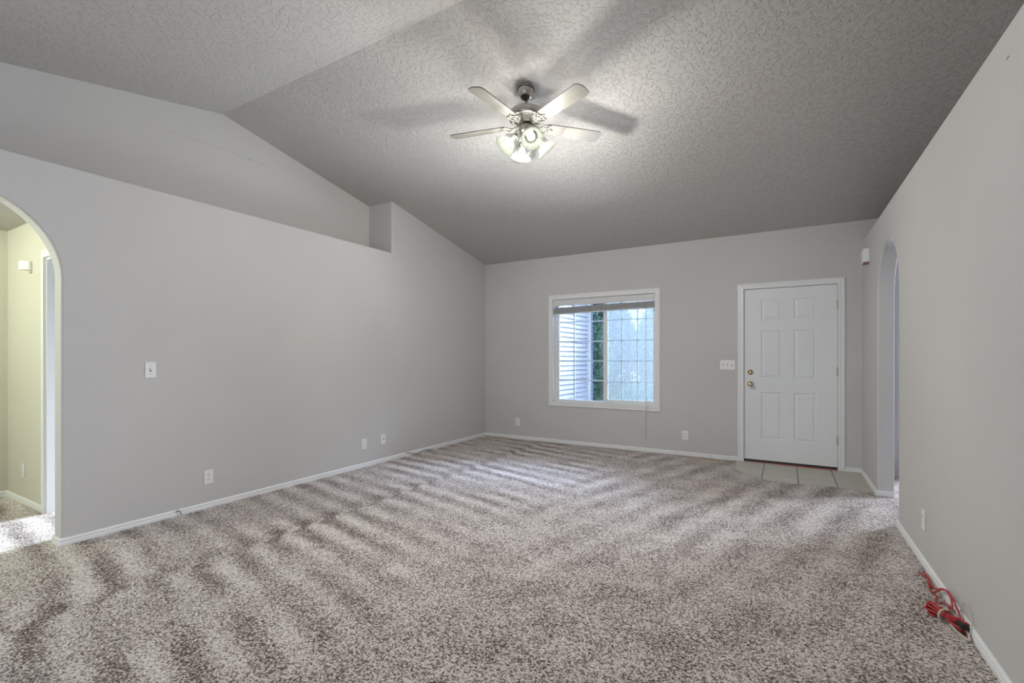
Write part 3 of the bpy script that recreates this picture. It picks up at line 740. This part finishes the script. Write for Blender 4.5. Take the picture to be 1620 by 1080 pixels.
for i in range(n):      # fluted vent cone
    a0 = 2*PI*i/n; 
    for (aw, r0, r1, z0_, z1_) in ((0.30, 0.104, 0.062, 0.036, 0.014),):
        w0 = 2*PI/n*0.5
        p = [Vector((math.cos(a)*r, math.sin(a)*r, z)) for a in (a0, a0+w0) for r, z in ((r0, z0_), (r1, z1_), (r1-0.006, z1_+0.008), (r0-0.006, z0_+0.003))]
        vs = [bm.verts.new(q) for q in p]
        for q in ((0,1,2,3),(4,5,6,7),(0,4,5,1),(1,5,6,2),(2,6,7,3),(3,7,4,0)): bm.faces.new([vs[k_] for k_ in q])
lathe(bm, [(0.118, 0.041), (0.112, 0.033), (0.100, 0.034)], 56); lathe(bm, [(0.066, 0.018), (0.062, 0.010), (0.050, 0.009), (0.050, 0.016)], 48)
obj('vent_ring', bm, M['nickel_light'], mh)
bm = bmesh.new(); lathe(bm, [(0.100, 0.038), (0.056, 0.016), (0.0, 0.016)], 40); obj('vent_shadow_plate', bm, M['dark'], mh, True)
bm = bmesh.new(); lathe(bm, [(0.0, 0.016), (0.040, 0.014), (0.042, -0.002), (0.052, -0.004), (0.060, -0.012), (0.060, -0.052), (0.055, -0.060), (0.045, -0.064), (0.044, -0.082), (0.034, -0.094), (0.020, -0.104), (0.008, -0.108), (0.0, -0.116)], 44)
obj('switch_housing', bm, M['nickel'], fan, True)

def blade_bm():
    bm = bmesh.new(); Lh = []
    # outline along +x from the iron to the rounded tip
    up = [(0.165, 0.044), (0.175, 0.050), (0.30, 0.057), (0.45, 0.062), (0.595, 0.066), (0.615, 0.062), (0.628, 0.050), (0.638, 0.022), (0.640, 0.0)]
    out = up + [(x, -y) for x, y in reversed(up[:-1])]
    a = [bm.verts.new((x, y, -0.003)) for x, y in out]; b = [bm.verts.new((x, y, 0.003)) for x, y in out]
    bm.faces.new(a); bm.faces.new(list(reversed(b)))
    for i in range(len(out)):
        f = bm.faces.new((a[i], b[i], b[(i+1) % len(out)], a[(i+1) % len(out)])); f.material_index = 1
    return bm
def iron_bm():
    """ornate blade iron: neck, forked scroll arms and screw plate"""
    bm = bmesh.new()
    tube(bm, spline([(0.055, 0, 0.006), (0.085, 0, -0.004), (0.11, 0, -0.012), (0.135, 0, -0.010)], 6), 0.008, 8, radii=None)
    for s in (1, -1):
        tube(bm, spline([(0.105, 0, -0.011), (0.125, s*0.018, -0.012), (0.140, s*0.040, -0.009), (0.165, s*0.050, -0.007), (0.190, s*0.044, -0.007), (0.185, s*0.030, -0.007), (0.170, s*0.032, -0.007)], 6), 0.0052, 8)
        tube(bm, spline([(0.120, s*0.004, -0.011), (0.150, s*0.014, -0.008), (0.175, s*0.022, -0.007), (0.195, s*0.016, -0.007), (0.190, s*0.006, -0.007)], 6), 0.0045, 8)
        lathe(bm, [(0, 0.0), (0.0075, -0.001), (0.0075, -0.006), (0, -0.008)], 14, Matrix.Translation((0.185, s*0.030, -0.003)))
    tube(bm, spline([(0.125, 0, -0.011), (0.16, 0, -0.008), (0.215, 0, -0.006)], 6), 0.0065, 8)
    lathe(bm, [(0, 0.0), (0.008, -0.001), (0.008, -0.006), (0, -0.008)], 14, Matrix.Translation((0.213, 0, -0.003)))
    lathe(bm, [(0.0, 0.0), (0.020, -0.002), (0.020, -0.007), (0.0, -0.010)], 18, Matrix.Translation((0.150, 0, -0.004)))
    return bm
PITCH = math.radians(-12)
bm0 = blade_bm(); b_me = None
for i in range(5):
    ang = math.radians(-90 + 36 + 72*i)
    if i == 0:
        bo = obj('blade', bm0, None, fan, mats=[M['blade'], M['bladeedge']])
        io = obj('blade_iron', iron_bm(), M['nickel_light'], bo, True)
        b_me, i_me = bo.data, io.data
    else:
        bo = bpy.data.objects.new('blade', b_me); COL.objects.link(bo); bo.parent = fan
        io = bpy.data.objects.new('blade_iron', i_me); COL.objects.link(io); io.parent = bo
    bo.rotation_euler = Matrix.Rotation(ang, 3, 'Z').to_4x4().to_euler() if False else (Matrix.Rotation(ang, 4, 'Z') @ Matrix.Rotation(PITCH, 4, 'X')).to_euler()

# light kit: four curved arms, cups, frosted bell shades, bulbs
TILT = math.radians(44)
shade_prof = [(0.026, 0.0), (0.030, -0.004), (0.034, -0.010), (0.045, -0.018), (0.054, -0.032), (0.057, -0.048), (0.055, -0.062), (0.054, -0.074), (0.060, -0.088), (0.073, -0.102), (0.083, -0.113), (0.087, -0.120)]
for i in range(4):
    ang = math.radians(-90 + 13 + 90*i)
    d = Vector((math.cos(ang), math.sin(ang), 0)); axd = (d*math.sin(TILT) + Vector((0, 0, -1))*math.cos(TILT)).normalized()
    rim = d*0.175 + Vector((0, 0, -0.185)); neck = rim - axd*0.120
    q = Vector((0, 0, -1)).rotation_difference(axd).to_matrix().to_4x4(); mt = Matrix.Translation(neck) @ q
    bm = bmesh.new()
    top = neck - axd*0.022
    tube(bm, spline([d*0.038 + Vector((0, 0, -0.070)), d*0.060 + Vector((0, 0, -0.052)), d*0.078 + Vector((0, 0, -0.055)), top - axd*0.004, top + axd*0.008], 7), 0.0055, 10)
    arm = obj('light_arm', bm, M['nickel_light'], fan, True)
    bm = bmesh.new(); lathe(bm, [(0, 0.026), (0.012, 0.025), (0.020, 0.018), (0.024, 0.006), (0.033, 0.002), (0.034, -0.008), (0.030, -0.009), (0.0, -0.006)], 24, mt)
    obj('socket_cup', bm, M['nickel'], arm, True)
    bm = bmesh.new(); lathe(bm, shade_prof + [(r-0.003, z+0.001) for r, z in reversed(shade_prof)], 44, mt)
    sh = obj('lamp_shade', bm, M['shade'], fan, True)
    bm = bmesh.new(); lathe(bm, [(0.0, -0.010), (0.013, -0.012), (0.015, -0.030), (0.024, -0.050), (0.030, -0.068), (0.028, -0.084), (0.017, -0.096), (0.0, -0.099)], 24, mt)
    obj('bulb', bm, M['bulb'], fan, True)
    l = bpy.data.lights.new('bulb_light', 'POINT'); l.energy = FAN_POWER; l.color = (1.0, 0.985, 0.93); l.shadow_soft_size = 0.04
    lo = bpy.data.objects.new('bulb_light', l); COL.objects.link(lo); lo.parent = fan; lo.location = neck + axd*0.108
bm = bmesh.new()
tube(bm, [(0.022, 0.02, -0.085), (0.022, 0.02, -0.200)], 0.0013, 6); tube(bm, [(-0.035, 0.045, -0.055), (-0.035, 0.045, -0.150)], 0.0013, 6)
lathe(bm, [(0, 0.0), (0.003, -0.002), (0.005, -0.018), (0, -0.022)], 10, Matrix.Translation((0.022, 0.02, -0.198))); lathe(bm, [(0, 0.0), (0.003, -0.002), (0.005, -0.018), (0, -0.022)], 10, Matrix.Translation((-0.035, 0.045, -0.148)))
obj('pull_chain', bm, M['nickel_light'], fan, True)

# hall ceiling light (just out of the frame, its light shows through the arch)
hl = thing('hall_ceiling_light', 'frosted dome light on the hall ceiling beyond the left arch', 'ceiling light', (-5.15, -0.15, HZ))
bm = bmesh.new(); lathe(bm, [(0, 0), (0.15, 0), (0.15, -0.02), (0.14, -0.025)], 32); obj('base', bm, M['nickel'], hl, True)
bm = bmesh.new(); lathe(bm, [(0.14, -0.022), (0.135, -0.05), (0.10, -0.085), (0.05, -0.102), (0, -0.106)], 32); obj('dome', bm, M['shade'], hl, True)
l = bpy.data.lights.new('hall_bulb_light', 'POINT'); l.energy = HALL_POWER; l.color = (0.93, 1.0, 0.80); l.shadow_soft_size = 0.05
lo = bpy.data.objects.new('hall_bulb_light', l); COL.objects.link(lo); lo.parent = hl; lo.location = (0, 0, -0.05)

# ------------------------------------------------------------------ outside the front window
bm = bmesh.new(); box(bm, -14, 12, 10.1, 30, -0.4, -0.25); box(bm, -14, 0.845, YB+0.15, 10.1, -0.4, -0.25)
struct('ground_lawn', bm, M['lawn'])
bm = bmesh.new(); box(bm, -2.95, 0.84, YB+0.16, 8.1, -0.25, -0.10)
struct('ground_porch', bm, M['concrete'])
def lap_siding(bm, x, y0, y1, z0, z1, step=0.076, lap=0.017):
    z = z0
    while z < z1:
        vs = [bm.verts.new(p) for p in ((x+lap, y0, z), (x+lap, y1, z), (x+0.002, y1, z+step), (x+0.002, y0, z+step), (x-0.05, y0, z), (x-0.05, y1, z), (x-0.05, y1, z+step), (x-0.05, y0, z+step))]
        for q in ((0,1,2,3),(0,1,5,4),(2,3,7,6),(0,3,7,4),(1,2,6,5)): bm.faces.new([vs[i_] for i_ in q])
        z += step
SX = -3.02
bm = bmesh.new(); lap_siding(bm, SX, YB+0.16, 7.86, -0.25, 2.72)
sw = struct('wall_garage', bm, M['siding'])
bm = bmesh.new(); lap_siding(bm, SX+0.0, 7.93, 8.10, -0.25, 2.72); box(bm, SX-4, SX-0.051, YB+0.16, 8.10, -0.25, 2.72)
obj('siding_end', bm, M['sidingshade'], sw)
bm = bmesh.new(); box(bm, SX-0.02, SX+0.026, 7.86, 7.93, -0.25, 2.72); obj('corner_board', bm, M['trim'], sw)
bm = bmesh.new(); box(bm, SX-4.2, SX+0.28, YB+0.16, 8.35, 2.50, 2.56)
for i in range(9): box(bm, SX+0.02+i*0.028, SX+0.03+i*0.028, YB+0.16, 8.35, 2.494, 2.50)
struct('ceiling_eave', bm, M['siding'])

def leafy(name, label, loc, rx, rz_, n, seed, mat, leaf=0.06, trunk=0.5, kind='tree'):
    rnd = random.Random(seed)
    t = thing(name, label, kind, loc, group='trees beyond the front window')
    bm = bmesh.new()
    for i in range(n):
        # clumped crown: points near the surface of several lobes
        a = rnd.uniform(0, 2*PI); u = rnd.uniform(-1, 1); lob = rnd.random()
        s = math.sqrt(1-u*u); rr = 0.55 + 0.45*rnd.random()**0.5
        rr *= 0.86 + 0.14*math.sin(3*a + seed)*math.cos(4*u)
        tp = 1.0 - 0.35*max(0, u)
        c = Vector((math.cos(a)*s*rx*rr*tp, math.sin(a)*s*rx*rr*tp, trunk + rz_ + u*rz_*rr))
        nrm = Vector((rnd.gauss(0, 1), rnd.gauss(0, 1), rnd.gauss(0.3, 1))).normalized(); tq = nrm.orthogonal().normalized(); bq = nrm.cross(tq)
        l = leaf*rnd.uniform(0.6, 1.3); w = l*0.45
        p = [c - tq*l, c + bq*w + nrm*l*0.1, c + tq*l, c - bq*w + nrm*l*0.1]
        vs = [bm.verts.new(q) for q in p]; bm.faces.new((vs[0], vs[1], vs[2])); bm.faces.new((vs[0], vs[2], vs[3]))
    me = bpy.data.meshes.new('foliage'); bm.to_mesh(me); bm.free(); me.materials.append(mat)
    f = bpy.data.objects.new('foliage', me); COL.objects.link(f); f.parent = t
    bm = bmesh.new(); tube(bm, [(0, 0, 0), (0.03, 0.02, trunk+rz_*0.6), (0, 0, trunk+rz_*1.5)], 0.1, 10, radii=[0.11, 0.08, 0.02])
    for k in range(7):
        a = k*0.9+seed; z = trunk+rz_*(0.3+0.12*k); tube(bm, [(0, 0, z), (math.cos(a)*rx*0.4, math.sin(a)*rx*0.4, z+rz_*0.2), (math.cos(a)*rx*0.75, math.sin(a)*rx*0.75, z+rz_*0.3)], 0.03, 6, radii=[0.035, 0.02, 0.006])
    obj('trunk', bm, M['bark'], t)
    return t
leafy('conifer_tree', 'dark green tree seen between the siding and the window mullion', (-4.15, 11.0, -0.25), 0.70, 1.25, 4200, 3, M['leafA'], 0.055, 0.2)
leafy('leafy_tree', 'pale green tree behind the left half of the screened sash', (-4.75, 13.9, -0.25), 1.15, 1.75, 7000, 5, M['leafB'], 0.085, 0.2)
leafy('leafy_tree', 'pale green tree behind the right half of the screened sash', (-2.45, 12.6, -0.25), 1.3, 1.6, 6500, 8, M['leafB'], 0.085, 0.2)
leafy('shrub', 'low green shrub in front of the pale trees outside', (-2.9, 10.9, -0.25), 0.55, 0.5, 3500, 11, M['leafA'], 0.05, 0.05, 'shrub')
